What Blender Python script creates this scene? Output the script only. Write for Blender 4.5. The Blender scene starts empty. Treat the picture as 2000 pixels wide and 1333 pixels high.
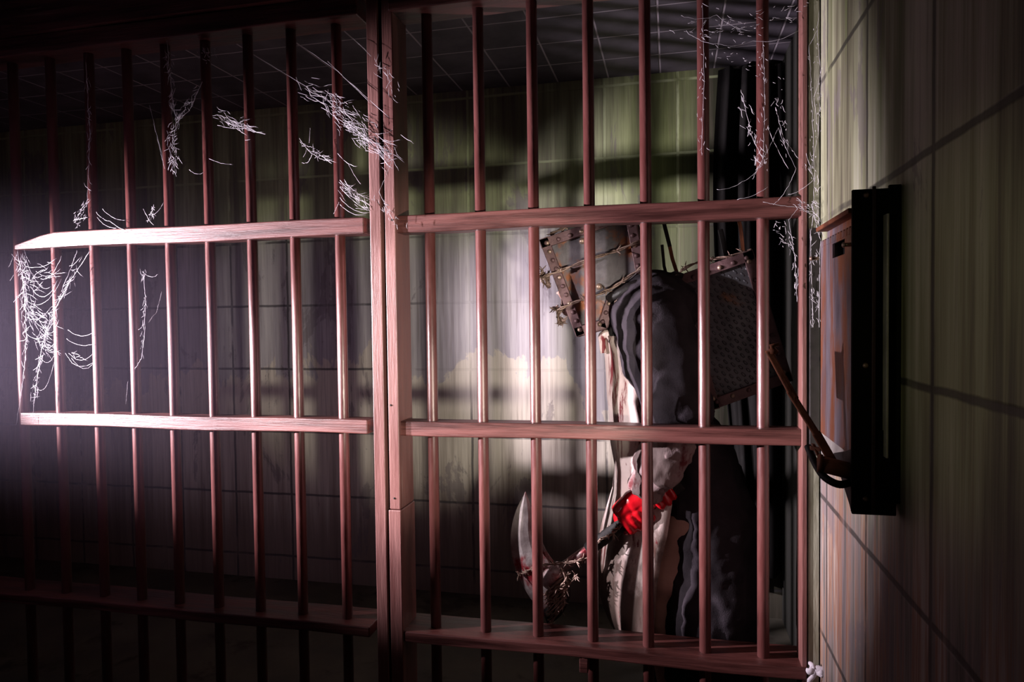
import bpy, bmesh, math, random
from mathutils import Vector, Matrix, Euler, noise as mnoise
C = bpy.context.scene.collection
SC = bpy.context.scene
R = math.radians
PI = math.pi
rnd = random.Random(11)

# ------------------------------------------------------------------ camera
CAM = Vector((0, 0, 1.5))
F, YAW, PITCH, ROLL = 1350.2, 0.22627, -0.030175, -0.012247
def _ray(px, py):
    x, y = (px - 1000) / F, -(py - 666.5) / F
    return _dir(x, 1.0, y)
def _dir(x, w, y):
    c, s = math.cos(ROLL), math.sin(ROLL); x, y = c*x - s*y, s*x + c*y
    c, s = math.cos(PITCH), math.sin(PITCH); w, y = c*w - s*y, s*w + c*y
    c, s = math.cos(YAW), math.sin(YAW); x, w = c*x - s*w, s*x + c*w
    return Vector((x, w, y))
def at(px, py, Y):
    """the place at depth Y that the photograph shows at this pixel"""
    d = _ray(px, py); return CAM + d * (Y / d.y)
def atx(px, py, X):
    d = _ray(px, py); return CAM + d * (X / d.x)
cam_data = bpy.data.cameras.new('camera'); cam = bpy.data.objects.new('camera', cam_data); C.objects.link(cam)
cam_data.sensor_width = 36; cam_data.lens = F * 36 / 2000; cam_data.clip_start = 0.02
r_, f_, u_ = _dir(1, 0, 0), _dir(0, 1, 0), _dir(0, 0, 1)
m = Matrix.Identity(4)
for i in range(3):
    m[i][0], m[i][1], m[i][2], m[i][3] = r_[i], u_[i], -f_[i], CAM[i]
cam.matrix_world = m
SC.camera = cam

# ------------------------------------------------------------------ light
w = bpy.data.worlds.new('world'); SC.world = w; w.use_nodes = True
w.node_tree.nodes['Background'].inputs[0].default_value = (0.55, 0.42, 0.6, 1)
w.node_tree.nodes['Background'].inputs[1].default_value = 0.004
vs = SC.view_settings
vs.view_transform = 'Standard'; vs.look = 'None'; vs.exposure = 0; vs.gamma = 1; vs.use_curve_mapping = False
def spot(name, loc, target, power, color, half, blend, size):
    d = bpy.data.lights.new(name, 'SPOT'); o = bpy.data.objects.new(name, d); C.objects.link(o)
    d.energy = power; d.color = color; d.spot_size = R(half * 2); d.spot_blend = blend; d.shadow_soft_size = size
    o.location = loc
    o.rotation_euler = (Vector(target) - Vector(loc)).to_track_quat('-Z', 'Y').to_euler()
    return o
# stage lamp out of frame at the left, shining along and through the bars
spot('corridor_lamp', (-3.6, 1.20, 1.51), (0.0, 2.86, 1.45), 1750, (1.0, 0.86, 0.96), 21.5, 0.65, 0.035)
# warm lamp near the right wall, thrown through the gate on to the back wall
spot('gate_lamp', (0.34, 0.30, 1.20), (-1.32, 3.6, 1.50), 205, (1.0, 0.92, 0.78), 17, 0.5, 0.05)
# unseen spot added at the left to brighten the caged figure
spot('figure_fill', (-2.65, 0.95, 1.60), at(1090, 800, 2.45), 380, (1.0, 0.90, 0.95), 15, 0.5, 0.02)
# greenish light without a fixture, added to lift the upper back wall
spot('cell_fill', (-0.35, 2.50, 2.70), (-0.30, 3.6, 2.02), 1.3, (0.92, 1.0, 0.62), 28, 0.9, 0.05)
# weak violet fill in the corridor
spot('corridor_fill', (-1.9, -0.7, 1.9), (-2.2, 3.6, 1.28), 60, (0.85, 0.66, 0.95), 20, 1.0, 0.4)
# small yellowish light added to brighten a patch of the right wall
spot('side_fill', (-0.9, 0.25, 1.75), (0.42, 1.19, 1.48), 7, (1.0, 0.95, 0.55), 13, 0.9, 0.05)

# ------------------------------------------------------------------ helpers
class MB:
    def __init__(s): s.v, s.f, s.sm = [], [], []
    def add(s, vs_, fs, smooth=False):
        b = len(s.v); s.v += [Vector(q) for q in vs_]
        for q in fs: s.f.append([i + b for i in q]); s.sm.append(smooth)
    def box(s, a, b):
        x0, y0, z0 = a; x1, y1, z1 = b
        s.add([(x0,y0,z0),(x1,y0,z0),(x1,y1,z0),(x0,y1,z0),(x0,y0,z1),(x1,y0,z1),(x1,y1,z1),(x0,y1,z1)],
              [(0,3,2,1),(4,5,6,7),(0,1,5,4),(1,2,6,5),(2,3,7,6),(3,0,4,7)])
    def obox(s, p, q, wdir, wid, ndir, thk):
        """beam from p to q, wid along wdir (one sided), thk along ndir (one sided)"""
        p, q = Vector(p), Vector(q); W = Vector(wdir).normalized() * wid; N = Vector(ndir).normalized() * thk
        vv = [p, q, q+W, p+W, p+N, q+N, q+W+N, p+W+N]
        s.add(vv, [(0,3,2,1),(4,5,6,7),(0,1,5,4),(1,2,6,5),(2,3,7,6),(3,0,4,7)])
    def tube(s, pts, rad, n=10, cap=True, flat=1.0, up=None):
        pts = [Vector(p) for p in pts]; N = len(pts)
        if not hasattr(rad, '__len__'): rad = [rad] * N
        t0 = (pts[1] - pts[0]).normalized()
        a = Vector(up) if up else (Vector((0,0,1)) if abs(t0.z) < .9 else Vector((1,0,0)))
        u = (a - t0 * a.dot(t0)).normalized(); vv = []
        for i, p in enumerate(pts):
            t = (pts[min(i+1, N-1)] - pts[max(i-1, 0)])
            if t.length < 1e-9: t = t0
            t.normalize()
            u = (u - t * u.dot(t))
            if u.length < 1e-6: u = t.orthogonal()
            u.normalize(); w_ = t.cross(u)
            for k in range(n):
                a_ = 2*PI*k/n; vv.append(p + (u*math.cos(a_) + w_*math.sin(a_)*flat) * rad[i])
        ff = [(i*n+k, i*n+(k+1)%n, (i+1)*n+(k+1)%n, (i+1)*n+k) for i in range(N-1) for k in range(n)]
        if cap: ff += [tuple(range(n-1, -1, -1)), tuple((N-1)*n+k for k in range(n))]
        s.add(vv, ff, True)
    def cyl(s, p, q, r, n=14, r2=None): s.tube([p, q], [r, r if r2 is None else r2], n)
    def dome(s, c, nrm, r, h=None, n=10, rings=3):
        c, nrm = Vector(c), Vector(nrm).normalized(); h = h or r*.7; u = nrm.orthogonal().normalized(); w_ = nrm.cross(u); vv = []
        for i in range(rings):
            a = PI/2*i/rings
            for k in range(n):
                b = 2*PI*k/n; vv.append(c + (u*math.cos(b)+w_*math.sin(b))*r*math.cos(a) + nrm*h*math.sin(a))
        vv.append(c + nrm*h)
        ff = [(i*n+k, i*n+(k+1)%n, (i+1)*n+(k+1)%n, (i+1)*n+k) for i in range(rings-1) for k in range(n)]
        ff += [((rings-1)*n+k, (rings-1)*n+(k+1)%n, rings*n) for k in range(n)]
        s.add(vv, ff, True)
    def ball(s, c, r, n=12, m_=8, sc=(1,1,1)):
        c = Vector(c); vv = [c + Vector((0,0,r*sc[2]))]
        for i in range(1, m_):
            a = PI*i/m_
            for k in range(n):
                b = 2*PI*k/n; vv.append(c + Vector((r*sc[0]*math.sin(a)*math.cos(b), r*sc[1]*math.sin(a)*math.sin(b), r*sc[2]*math.cos(a))))
        vv.append(c - Vector((0,0,r*sc[2])))
        ff = [(0, 1+k, 1+(k+1)%n) for k in range(n)]
        ff += [(1+(i-1)*n+k, 1+i*n+k, 1+i*n+(k+1)%n, 1+(i-1)*n+(k+1)%n) for i in range(1, m_-1) for k in range(n)]
        L = len(vv)-1; b0 = 1+(m_-2)*n
        ff += [(b0+(k+1)%n, b0+k, L) for k in range(n)]
        s.add(vv, ff, True)
    def prism(s, poly, ext, smooth=False):
        """poly: 3-D ring, ext: vector"""
        n = len(poly); ext = Vector(ext); poly = [Vector(p) for p in poly]
        s.add(poly + [p + ext for p in poly], [tuple(range(n-1,-1,-1)), tuple(range(n, 2*n))] + [(i, (i+1)%n, n+(i+1)%n, n+i) for i in range(n)], smooth)
    def loft(s, rings, cap=True):
        n = len(rings[0]); vv = [q for r in rings for q in r]
        ff = [(i*n+k, i*n+(k+1)%n, (i+1)*n+(k+1)%n, (i+1)*n+k) for i in range(len(rings)-1) for k in range(n)]
        if cap: ff += [tuple(range(n-1,-1,-1)), tuple((len(rings)-1)*n+k for k in range(n))]
        s.add(vv, ff, True)
    def grid(s, rows):
        n = len(rows[0]); vv = [q for r in rows for q in r]
        s.add(vv, [(i*n+k, i*n+k+1, (i+1)*n+k+1, (i+1)*n+k) for i in range(len(rows)-1) for k in range(n-1)], True)

def wpos(o):
    p = Vector((0,0,0))
    while o: p = p + o.location; o = o.parent
    return p
def obj(name, mb, mat, parent=None, bevel=0, loc=None, seg=2):
    """links mb as ONE mesh object; vertices given in world space"""
    me = bpy.data.meshes.new(name)
    o = bpy.data.objects.new(name, me)
    org = Vector(loc) if loc is not None else (wpos(parent) if parent else Vector((0,0,0)))
    me.from_pydata([tuple(v - org) for v in mb.v], [], mb.f); me.update()
    for p, sm in zip(me.polygons, mb.sm): p.use_smooth = sm
    bm = bmesh.new(); bm.from_mesh(me); bmesh.ops.recalc_face_normals(bm, faces=bm.faces); bm.to_mesh(me); bm.free()
    if mat: me.materials.append(mat)
    C.objects.link(o); o.parent = parent
    o.location = org - (wpos(parent) if parent else Vector((0,0,0)))
    if bevel:
        b = o.modifiers.new('bevel', 'BEVEL'); b.width = bevel; b.segments = seg; b.limit_method = 'ANGLE'; b.angle_limit = R(35)
    return o
def tag(o, label=None, cat=None, group=None, kind=None):
    if label: o['label'] = label
    if cat: o['category'] = cat
    if group: o['group'] = group
    if kind: o['kind'] = kind
    return o
def thing(name, label, cat, loc, group=None):
    o = bpy.data.objects.new(name, None); C.objects.link(o); o.location = loc; o.empty_display_size = .1
    return tag(o, label, cat, group)
def struct(name, mb, mat, parent=None):
    return tag(obj(name, mb, mat, parent), kind='structure')
def smoothed(pts, n=6):
    """Catmull-Rom through pts"""
    pts = [Vector(p) for p in pts]; out = []
    for i in range(len(pts)-1):
        p0, p1, p2, p3 = pts[max(i-1,0)], pts[i], pts[i+1], pts[min(i+2, len(pts)-1)]
        for k in range(n):
            t = k/n
            out.append(.5*((2*p1)+(p2-p0)*t+(2*p0-5*p1+4*p2-p3)*t*t+(3*p1-p0-3*p2+p3)*t**3))
    return out + [pts[-1]]
def lerp(a, b, t): return a + (b-a)*t

# ------------------------------------------------------------------ materials
class NT:
    def __init__(s, name):
        s.m = bpy.data.materials.new(name); s.m.use_nodes = True; s.t = s.m.node_tree; s.n = s.t.nodes; s.l = s.t.links
        s.b = s.n['Principled BSDF']; s.tc = s.n.new('ShaderNodeTexCoord')
    def link(s, a, b): s.l.new(a, b)
    def val(s, sock, v):
        if isinstance(v, bpy.types.NodeSocket): s.link(v, sock)
        else: sock.default_value = v
    def math(s, op, a, b=0.0, clamp=False):
        n = s.n.new('ShaderNodeMath'); n.operation = op; n.use_clamp = clamp; s.val(n.inputs[0], a); s.val(n.inputs[1], b); return n.outputs[0]
    def coords(s): 
        n = s.n.new('ShaderNodeSeparateXYZ'); s.link(s.tc.outputs['Object'], n.inputs[0]); return n.outputs
    def noise(s, scale, sc=(1,1,1), detail=6, rough=.6, dist=0, off=(0,0,0)):
        mp = s.n.new('ShaderNodeMapping'); mp.inputs['Scale'].default_value = sc; mp.inputs['Location'].default_value = off
        s.link(s.tc.outputs['Object'], mp.inputs['Vector'])
        n = s.n.new('ShaderNodeTexNoise'); n.inputs['Scale'].default_value = scale; n.inputs['Detail'].default_value = detail
        n.inputs['Roughness'].default_value = rough; n.inputs['Distortion'].default_value = dist
        s.link(mp.outputs[0], n.inputs['Vector']); return n.outputs['Fac']
    def ramp(s, fac, stops):
        n = s.n.new('ShaderNodeValToRGB'); e = n.color_ramp.elements
        while len(e) > 1: e.remove(e[-1])
        for i, (p, c) in enumerate(stops):
            q = e[0] if i == 0 else e.new(p)
            q.position = p; q.color = (c, c, c, 1) if not hasattr(c, '__len__') else (*c, 1)
        s.link(fac, n.inputs[0]); return n.outputs[0]
    def step(s, fac, a, b):
        n = s.n.new('ShaderNodeMapRange'); n.interpolation_type = 'SMOOTHSTEP'; n.inputs[1].default_value = a; n.inputs[2].default_value = b
        s.val(n.inputs[0], fac); return n.outputs[0]
    def mix(s, fac, a, b, mode='MIX'):
        n = s.n.new('ShaderNodeMix'); n.data_type = 'RGBA'; n.blend_type = mode
        s.val(n.inputs[0], fac)
        for sock, v in ((n.inputs[6], a), (n.inputs[7], b)):
            if isinstance(v, bpy.types.NodeSocket): s.link(v, sock)
            else: sock.default_value = (*v, 1)
        return n.outputs[2]
    def bump(s, h, strength=.3, dist=.01):
        n = s.n.new('ShaderNodeBump'); n.inputs['Strength'].default_value = strength; n.inputs['Distance'].default_value = dist
        s.link(h, n.inputs['Height']); s.link(n.outputs[0], s.b.inputs['Normal'])
    def out(s, color, rough=.6, metal=0.0, spec=None):
        for k, v in (('Base Color', color), ('Roughness', rough), ('Metallic', metal)):
            sock = s.b.inputs[k]
            if isinstance(v, bpy.types.NodeSocket): s.link(v, sock)
            else: sock.default_value = (*v, 1) if hasattr(v, '__len__') else v
        if spec is not None: s.b.inputs['Specular IOR Level'].default_value = spec
        return s.m

def grunge(name, c1, c2, c3=None, scale=9, sc=(1,1,1), rough=.55, metal=0.0, bump=.25, lo=.35, hi=.65, stain=.62, bscale=None, spec=None, sscale=3.0, bdist=.006):
    t = NT(name); a = t.noise(scale, sc)
    col = t.ramp(a, [(lo, c1), (hi, c2)])
    if c3:
        b = t.noise(sscale, sc, 8, .65, .4, (3.1, 1.7, .4)); col = t.mix(t.step(b, stain, stain+.12), col, c3)
    h = t.noise(bscale or scale*4, sc, 5)
    t.bump(h, bump, bdist)
    return t.out(col, t.ramp(a, [(.3, max(.05, rough-.12)), (.7, min(1, rough+.15))]), metal, spec)

M_BAR = grunge('red_painted_iron', (.085,.020,.018), (.15,.044,.039), (.045,.014,.010), 16, (1,1,.25), .38, 0.12, .22, stain=.58, sscale=9, spec=.8)
M_RAIL = grunge('red_brown_timber', (.042,.011,.009), (.15,.046,.039), (.27,.14,.125), 7, (.35,3,6), .42, 0, .4, lo=.38, hi=.60, stain=.61, bscale=30, sscale=4)
M_STILE = grunge('red_brown_timber_upright', (.13,.045,.039), (.22,.092,.080), (.30,.17,.15), 7, (5,3,.35), .48, 0, .3, stain=.66, bscale=30, sscale=4)
M_IRON = grunge('dark_iron', (.010,.008,.008), (.022,.017,.017), (.07,.03,.02), 12, rough=.6, metal=.3, stain=.68)
M_BLACK = grunge('black_paint', (.0035,.003,.003), (.007,.006,.006), None, 20, rough=.8, bump=.1, spec=.15)
M_RIM = grunge('brown_rim_metal', (.11,.058,.062), (.20,.115,.12), (.26,.11,.05), 22, rough=.5, metal=.35, stain=.66)
M_PLATE = grunge('grey_sheet_metal', (.085,.075,.083), (.19,.165,.18), (.30,.095,.03), 10, rough=.5, metal=.3, bump=.2, stain=.51, sscale=5)
M_RIVET = grunge('brass_rivet', (.30,.20,.16), (.50,.36,.28), None, 30, rough=.4, metal=.6)
M_RUST = grunge('rusted_steel', (.16,.045,.02), (.32,.105,.045), (.10,.06,.05), 18, rough=.7, stain=.6)
M_WIRE = grunge('rusty_wire', (.18,.11,.085), (.42,.30,.25), None, 60, rough=.5, metal=.5)
M_COAT = grunge('black_cloth', (.022,.017,.022), (.040,.032,.039), None, 14, rough=.85, bump=.3, bscale=200, spec=.2)
M_SKIN = grunge('skin', (.45,.27,.22), (.55,.34,.28), None, 12, rough=.55)
M_GLOVE = grunge('red_rubber', (.42,.004,.010), (.60,.010,.018), (.10,.001,.004), 10, rough=.16, bump=.15, stain=.6)
M_WEB = grunge('spider_silk', (.5,.47,.52), (.7,.67,.72), None, 5, rough=.5, bump=0)
M_CORD = grunge('dark_cord', (.005,.004,.004), (.013,.010,.010), None, 60, (1,1,1), rough=.8)
M_BLADE = grunge('bloody_blade_steel', (.26,.21,.21), (.52,.45,.45), (.26,.016,.026), 16, rough=.42, metal=.35, stain=.5, sscale=6, bump=.35)
M_STEEL = grunge('pale_worn_steel', (.42,.40,.38), (.60,.57,.54), (.20,.17,.19), 14, rough=.4, metal=.3, stain=.6)
M_RAG = grunge('white_rag', (.55,.50,.56), (.75,.70,.75), None, 8, rough=.9)
M_FLOOR = grunge('dark_concrete', (.05,.045,.035), (.10,.09,.065), (.03,.02,.015), 4, rough=.8, stain=.55)
M_LEATHER = grunge('black_leather', (.010,.008,.008), (.02,.015,.015), None, 20, rough=.5)

for m_, cw, cr in ((M_BAR, .7, .38), (M_RAIL, .35, .42), (M_STILE, .35, .45)):      # gloss coat on the paint
    p_ = m_.node_tree.nodes['Principled BSDF']; p_.inputs['Coat Weight'].default_value = cw; p_.inputs['Coat Roughness'].default_value = cr
def apron_material():
    t = NT('bloodstained_apron'); a = t.noise(7, (1,1,.5)); col = t.ramp(a, [(.3, (.50,.36,.33)), (.6, (.72,.60,.56))])
    d = t.noise(6, (3.2,3.2,.45), 8, .7, .6, (1.3,.2,.7)); col = t.mix(t.step(d, .52, .60), col, (.17,.012,.018))
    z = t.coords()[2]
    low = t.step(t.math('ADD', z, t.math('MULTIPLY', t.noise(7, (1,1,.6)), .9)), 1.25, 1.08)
    col = t.mix(t.math('MULTIPLY', low, .9), col, (.09,.05,.036))  # brown towards the hem is shade put into the apron colour
    f = t.noise(60, (1,1,.35), 4); col = t.mix(t.step(f, .66, .72), col, (.14,.01,.015))
    t.bump(t.noise(30, (1,1,.4)), .35, .008)
    return t.out(col, .6)
M_APRON = apron_material()
M_SLEEVE = grunge('soiled_sleeve_cloth', (.15,.10,.10), (.34,.25,.245), (.13,.014,.018), 9, (2,2,.7), .75, 0, .4, stain=.55, sscale=7)

def diamond_plate():
    t = NT('diamond_plate'); a = t.noise(9); b = t.noise(4, (1,1,1), 8, .65, .4, (2,5,1))
    col = t.ramp(a, [(.35, (.07,.067,.078)), (.65, (.16,.155,.175))]); col = t.mix(t.step(b, .52, .64), col, (.33,.13,.05))
    x, y, z = t.coords()
    u = t.math('MULTIPLY', t.math('ADD', x, z), 200); v = t.math('MULTIPLY', t.math('SUBTRACT', x, z), 200)
    h = t.math('MULTIPLY', t.math('SINE', u), t.math('SINE', t.math('MULTIPLY', v, .45)))
    t.bump(t.step(h, .3, .8), .8, .004)
    return t.out(col, .42, .5)
M_DIAMOND = diamond_plate()

def wall_material(name, axis, tile, off, right=False):
    """limewashed tiled wall with drips; grid lines painted green high up and grey lower down"""
    t = NT(name); co = t.coords(); u = co[axis]; z = co[2]
    k = (1,1,1)
    def S(su, sz): return (su, su, sz)
    streak = t.noise(11, S(1.6,.05), 5, .7, .15)
    fine = t.noise(40, S(1.6,.06), 3, .6)
    broad = t.noise(1.5, S(1.4,.5), 3, .5, .2, (4.2,.3,1.1))
    s = t.math('ADD', t.math('MULTIPLY', streak, .65), t.math('MULTIPLY', broad, .5))
    if right:
        col = t.ramp(s, [(.38,(.035,.028,.018)), (.48,(.13,.125,.075)), (.56,(.28,.285,.18)), (.70,(.50,.50,.40))])
        g = t.noise(5, S(1.2,.07), 4, .6, 0, (7,2,3)); col = t.mix(t.step(g, .55, .66), col, (.13,.15,.06))
        lowm = t.step(z, 1.25, .95)
        rs = t.noise(17, S(1.3,.05), 5, .7, .2, (2,9,1))
        lowc = t.ramp(rs, [(.38,(.06,.045,.048)), (.48,(.20,.155,.165)), (.54,(.24,.085,.042)), (.62,(.38,.32,.30))])
        col = t.mix(t.math('MULTIPLY', lowm, .85), col, lowc)
    else:
        lil = t.ramp(s, [(.36,(.13,.11,.125)), (.49,(.27,.245,.27)), (.60,(.42,.39,.41)), (.72,(.56,.53,.53))])
        crm = t.ramp(s, [(.36,(.19,.15,.13)), (.49,(.42,.37,.315)), (.58,(.58,.52,.45)), (.72,(.70,.64,.56))])
        peel = t.math('ADD', z, t.math('ADD', t.math('MULTIPLY', t.noise(1.5, S(1.5,.8), 8, .58, .4, (5.3,1.1,.2)), 1.8), t.math('MULTIPLY', t.noise(20, S(1.4,.03), 2), .12)))
        col = t.mix(t.step(peel, 2.13, 2.16), crm, lil)
        up = t.step(t.math('ADD', z, t.math('MULTIPLY', t.noise(3, S(1.5,.4)), .35)), 1.95, 2.35)
        upc = t.ramp(s, [(.38,(.10,.085,.07)), (.52,(.215,.235,.13)), (.66,(.38,.42,.24))])
        col = t.mix(up, col, upc)
        gr = t.step(t.math('ADD', u, t.math('MULTIPLY', broad, .5)), -.25, .25)
        col = t.mix(t.math('MULTIPLY', gr, .8), col, t.ramp(s, [(.38,(.07,.08,.03)), (.55,(.19,.24,.075)), (.7,(.33,.40,.15))]))
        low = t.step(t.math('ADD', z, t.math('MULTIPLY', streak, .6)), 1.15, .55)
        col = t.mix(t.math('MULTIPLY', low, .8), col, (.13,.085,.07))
        shade = t.step(t.math('ADD', u, t.math('MULTIPLY', broad, .3)), .12, .34)
        col = t.mix(t.math('MULTIPLY', shade, .9), col, (.022,.02,.013))  # right end darkened in the colour to stand for shade
    # stains with drips
    st = t.noise(2.6, S(1.3,.55), 8, .68, .7, (9.3,1.4,2.2))
    dr = t.noise(22, S(1.4,.03), 3, .6)
    stain = t.step(t.math('ADD', st, t.math('MULTIPLY', t.math('SUBTRACT', dr, .5), .25)), .575, .615)
    col = t.mix(t.math('MULTIPLY', stain, .55), col, (.14,.115,.13))
    col = t.mix(t.math('MULTIPLY', t.step(fine, .5, .72), .35), col, (.14,.11,.09))
    # grid
    def line(c, o, wd):
        fr = t.math('FRACT', t.math('ADD', t.math('DIVIDE', c, tile), o))
        return t.step(t.math('ABSOLUTE', t.math('SUBTRACT', fr, .5)), wd, wd*.45)
    wob = t.math('MULTIPLY', t.math('SUBTRACT', t.noise(6), .5), .012)
    g = t.math('MAXIMUM', line(t.math('ADD', u, wob), off[0], .024), line(t.math('ADD', z, wob), off[1], .024))
    wear = t.step(t.noise(3.5, (1,1,1), 5, .6, 0, (1,8,5)), .33, .5)
    gm = t.math('MULTIPLY', t.math('MULTIPLY', g, wear), .8)
    if not right: gm = t.math('MULTIPLY', gm, t.math('ADD', .12, t.math('MULTIPLY', .88, t.math('MAXIMUM', t.step(u, -1.2, -1.5), t.math('MAXIMUM', t.step(z, 1.15, .95), t.step(z, 1.9, 2.05))))))
    if right: gc = (.012,.01,.009)
    else: gc = t.mix(t.step(z, 1.95, 2.1), (.055,.05,.055), (.38,.44,.24))
    col = t.mix(gm, col, gc)
    t.bump(t.math('ADD', t.math('MULTIPLY', streak, .6), t.math('MULTIPLY', g, -.35)), .35, .01)
    return t.out(col, .62 if right else .7)
def ceiling_material():
    t = NT('tiled_ceiling'); a = t.noise(5); x, y, z = t.coords()
    col = t.ramp(a, [(.35,(.06,.052,.066)), (.65,(.13,.112,.14))])
    def line(c, p, o, wd):
        fr = t.math('FRACT', t.math('ADD', t.math('DIVIDE', c, p), o))
        return t.step(t.math('ABSOLUTE', t.math('SUBTRACT', fr, .5)), wd, wd*.4)
    g = t.math('MAXIMUM', line(x, .2595, .68, .022), line(y, .2595, .60, .022))
    col = t.mix(t.math('MULTIPLY', g, .9), col, (.45,.40,.45))
    t.bump(t.math('ADD', t.math('MULTIPLY', g, -.5), t.math('MULTIPLY', a, .4)), .4, .01)
    return t.out(col, .55)
M_JAMB = grunge('peeling_olive_paint', (.16,.16,.10), (.36,.36,.28), (.035,.028,.020), 12, (1.5,1.5,.3), .6, 0, .4, stain=.57, sscale=5)
YF = 2.2                    # depth of the bars
YB = 3.6                    # back wall of the cell
XR = atx(1598, 600, .425).x # right wall of the corridor
XL = -2.5
ZC = 2.735                  # ceiling
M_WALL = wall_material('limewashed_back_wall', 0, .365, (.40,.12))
M_WALLR = wall_material('limewashed_side_wall', 1, .40, (.30,.06), True)
M_CEIL = ceiling_material()
M_DARKWALL = grunge('shade_dark_olive_limewash', (.004,.004,.003), (.012,.012,.007), (.003,.003,.002), 6, (1.5,1.5,.1), .8, stain=.55)  # near-black tone carries the figure's shadow on the cell's right wall

# ------------------------------------------------------------------ setting
b = MB(); b.box((-6.4,-1.4,-.08), (XR+.5, YB+.1, 0)); struct('floor', b, M_FLOOR)
b = MB(); b.box((-6.4,-1.4,ZC), (XR+.5, YB+.1, ZC+.08)); struct('ceiling', b, M_CEIL)
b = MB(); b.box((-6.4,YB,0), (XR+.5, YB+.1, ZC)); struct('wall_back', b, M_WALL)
b = MB(); b.box((XR,-1.4,0), (XR+.12, YF+.10, ZC)); struct('wall_right', b, M_WALLR)
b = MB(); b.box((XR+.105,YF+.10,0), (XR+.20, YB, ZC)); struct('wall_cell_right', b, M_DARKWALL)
b = MB(); b.box((-6.5,-1.4,0), (-6.4, YB, ZC)); struct('wall_left', b, M_FLOOR)
b = MB(); b.box((-6.4,-1.5,0), (XR+.12, -1.4, ZC)); struct('wall_front', b, M_FLOOR)

# ------------------------------------------------------------------ timber-framed bars
def zr(k): return 1.5 + k * YF
RZ = {'top': (zr(.462), zr(.492)), 'upper': (zr(.1345), zr(.1605)), 'middle': (zr(-.1735), zr(-.1515)), 'bottom': (zr(-.489), zr(-.4725))}
RY = {'top': (2.14, 2.26), 'upper': (2.165, 2.235), 'middle': (2.165, 2.24), 'bottom': (2.15, 2.30)}
BR = .0178
BY = 2.207
def rail(parent, kind, x0, x1, mat=M_RAIL, taper=False):
    z0, z1 = RZ[kind]; y0, y1 = RY[kind]; b = MB()
    n = 24; rings = []
    for i in range(n+1):
        x = lerp(x0, x1, i/n); o = .0025*math.sin(x*7+z0*9); zt = z1
        if taper and x < x0+.16: zt = lerp(z0+.016, z1, max(0, (x-x0)/.16))
        rings.append([(x,y0+o*.4,z0+o),(x,y1,z0+o),(x,y1,zt+o*.6),(x,y0+o*.4,zt+o*.6)])
    b.loft(rings)
    b.sm = [False]*len(b.sm)
    return obj('rail', b, mat, parent, .004)
def bars(parent, xs, bottom=0.0):
    b = MB(); b.tube([(xs[0],BY,bottom+.0), (xs[0],BY,1.2), (xs[0],BY,RZ['top'][1]-.02)], BR, 20)
    first = obj('bar', b, M_BAR, parent)
    out = [first]
    for x in xs[1:]:
        c = first.copy(); C.objects.link(c); c.parent = parent; c.location = first.location + Vector((x-xs[0],0,0)); out.append(c)
    # welded collars at every rail are part of the bar
    return out
pan = thing('cell_bars', 'fixed panel of red-brown cell bars left of the double post', 'cell bars', (-1.75, YF, 0))
xs_left = [YF*k for k in (-1.126, -1.046, -.966, -.890, -.815, -.739, -.661, -.584, -.506)]
for kind in ('top','upper','middle','bottom'):
    rail(pan, kind, -6.4 if kind in ('top','bottom') else at(28,485,2.165).x, -1.005, taper=(kind=='upper'))
bars(pan, xs_left)
XS0 = at(727,640,2.15).x; XS1 = at(749,640,2.15).x; XG0 = at(755,640,2.15).x; XG1 = at(776,640,2.15).x
b = MB(); b.box((XS0,2.145,0), (XS1,2.26,RZ['top'][1])); obj('stile', b, M_STILE, pan, .003)
b = MB(); b.box((XS1-.004,2.185,0), (XG0-.005,2.25,RZ['top'][1])); obj('door_stop', b, M_BLACK, pan)

XGR0 = at(1566,640,2.16).x; XGR1 = at(1577,640,2.16).x
gate = thing('barred_gate', 'barred red-brown cell gate in front of the caged person', 'cell gate', ((XG0+XGR1)/2, YF, 0))
xs_right = [YF*k for k in (-.357, -.277, -.196, -.114, -.034, .045, .123)]
for kind in ('top','upper','middle','bottom'):
    rail(gate, kind, XG1-.01, XGR1-.002)
bars(gate, xs_right)
b = MB(); zs = at(760,995,2.15).z; b.box((XG0,2.150,zs), (XG1,2.275,RZ['top'][1])); b.box((XG0-.003,2.146,0), (XG1+.003,2.275,zs-.002)); obj('stile', b, M_STILE, gate, .003)
b = MB(); b.box((XGR0,2.160,0.02), (XGR1,2.245,RZ['top'][1])); obj('stile', b, M_STILE, gate, .003)
for px, py in ((763,1001),(770,974),(765,430),(763,792)):
    b = MB(); q = at(px, py, 2.149); b.dome(q, (0,-1,0), .0035, .002); obj('screw', b, M_IRON, gate)
b = MB(); q = at(1141,1298,2.165); b.box((q.x-.014,2.15,q.z-.022), (q.x+.014,2.19,q.z+.022)); b.box((q.x-.006,2.155,q.z+.02), (q.x+.006,2.185,RZ['bottom'][0]+.005)); obj('bracket', b, M_RAIL, gate, .003)

# frame timber over the bars and door jamb on the right
b = MB(); b.box((-6.4,2.12,RZ['top'][1]+.002), (XR,2.28,ZC)); struct('trim_1', b, M_RAIL)
b = MB(); b.box((XGR1+.004,2.165,0), (XR-.004,2.30,ZC)); struct('trim_2', b, M_JAMB)

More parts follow.
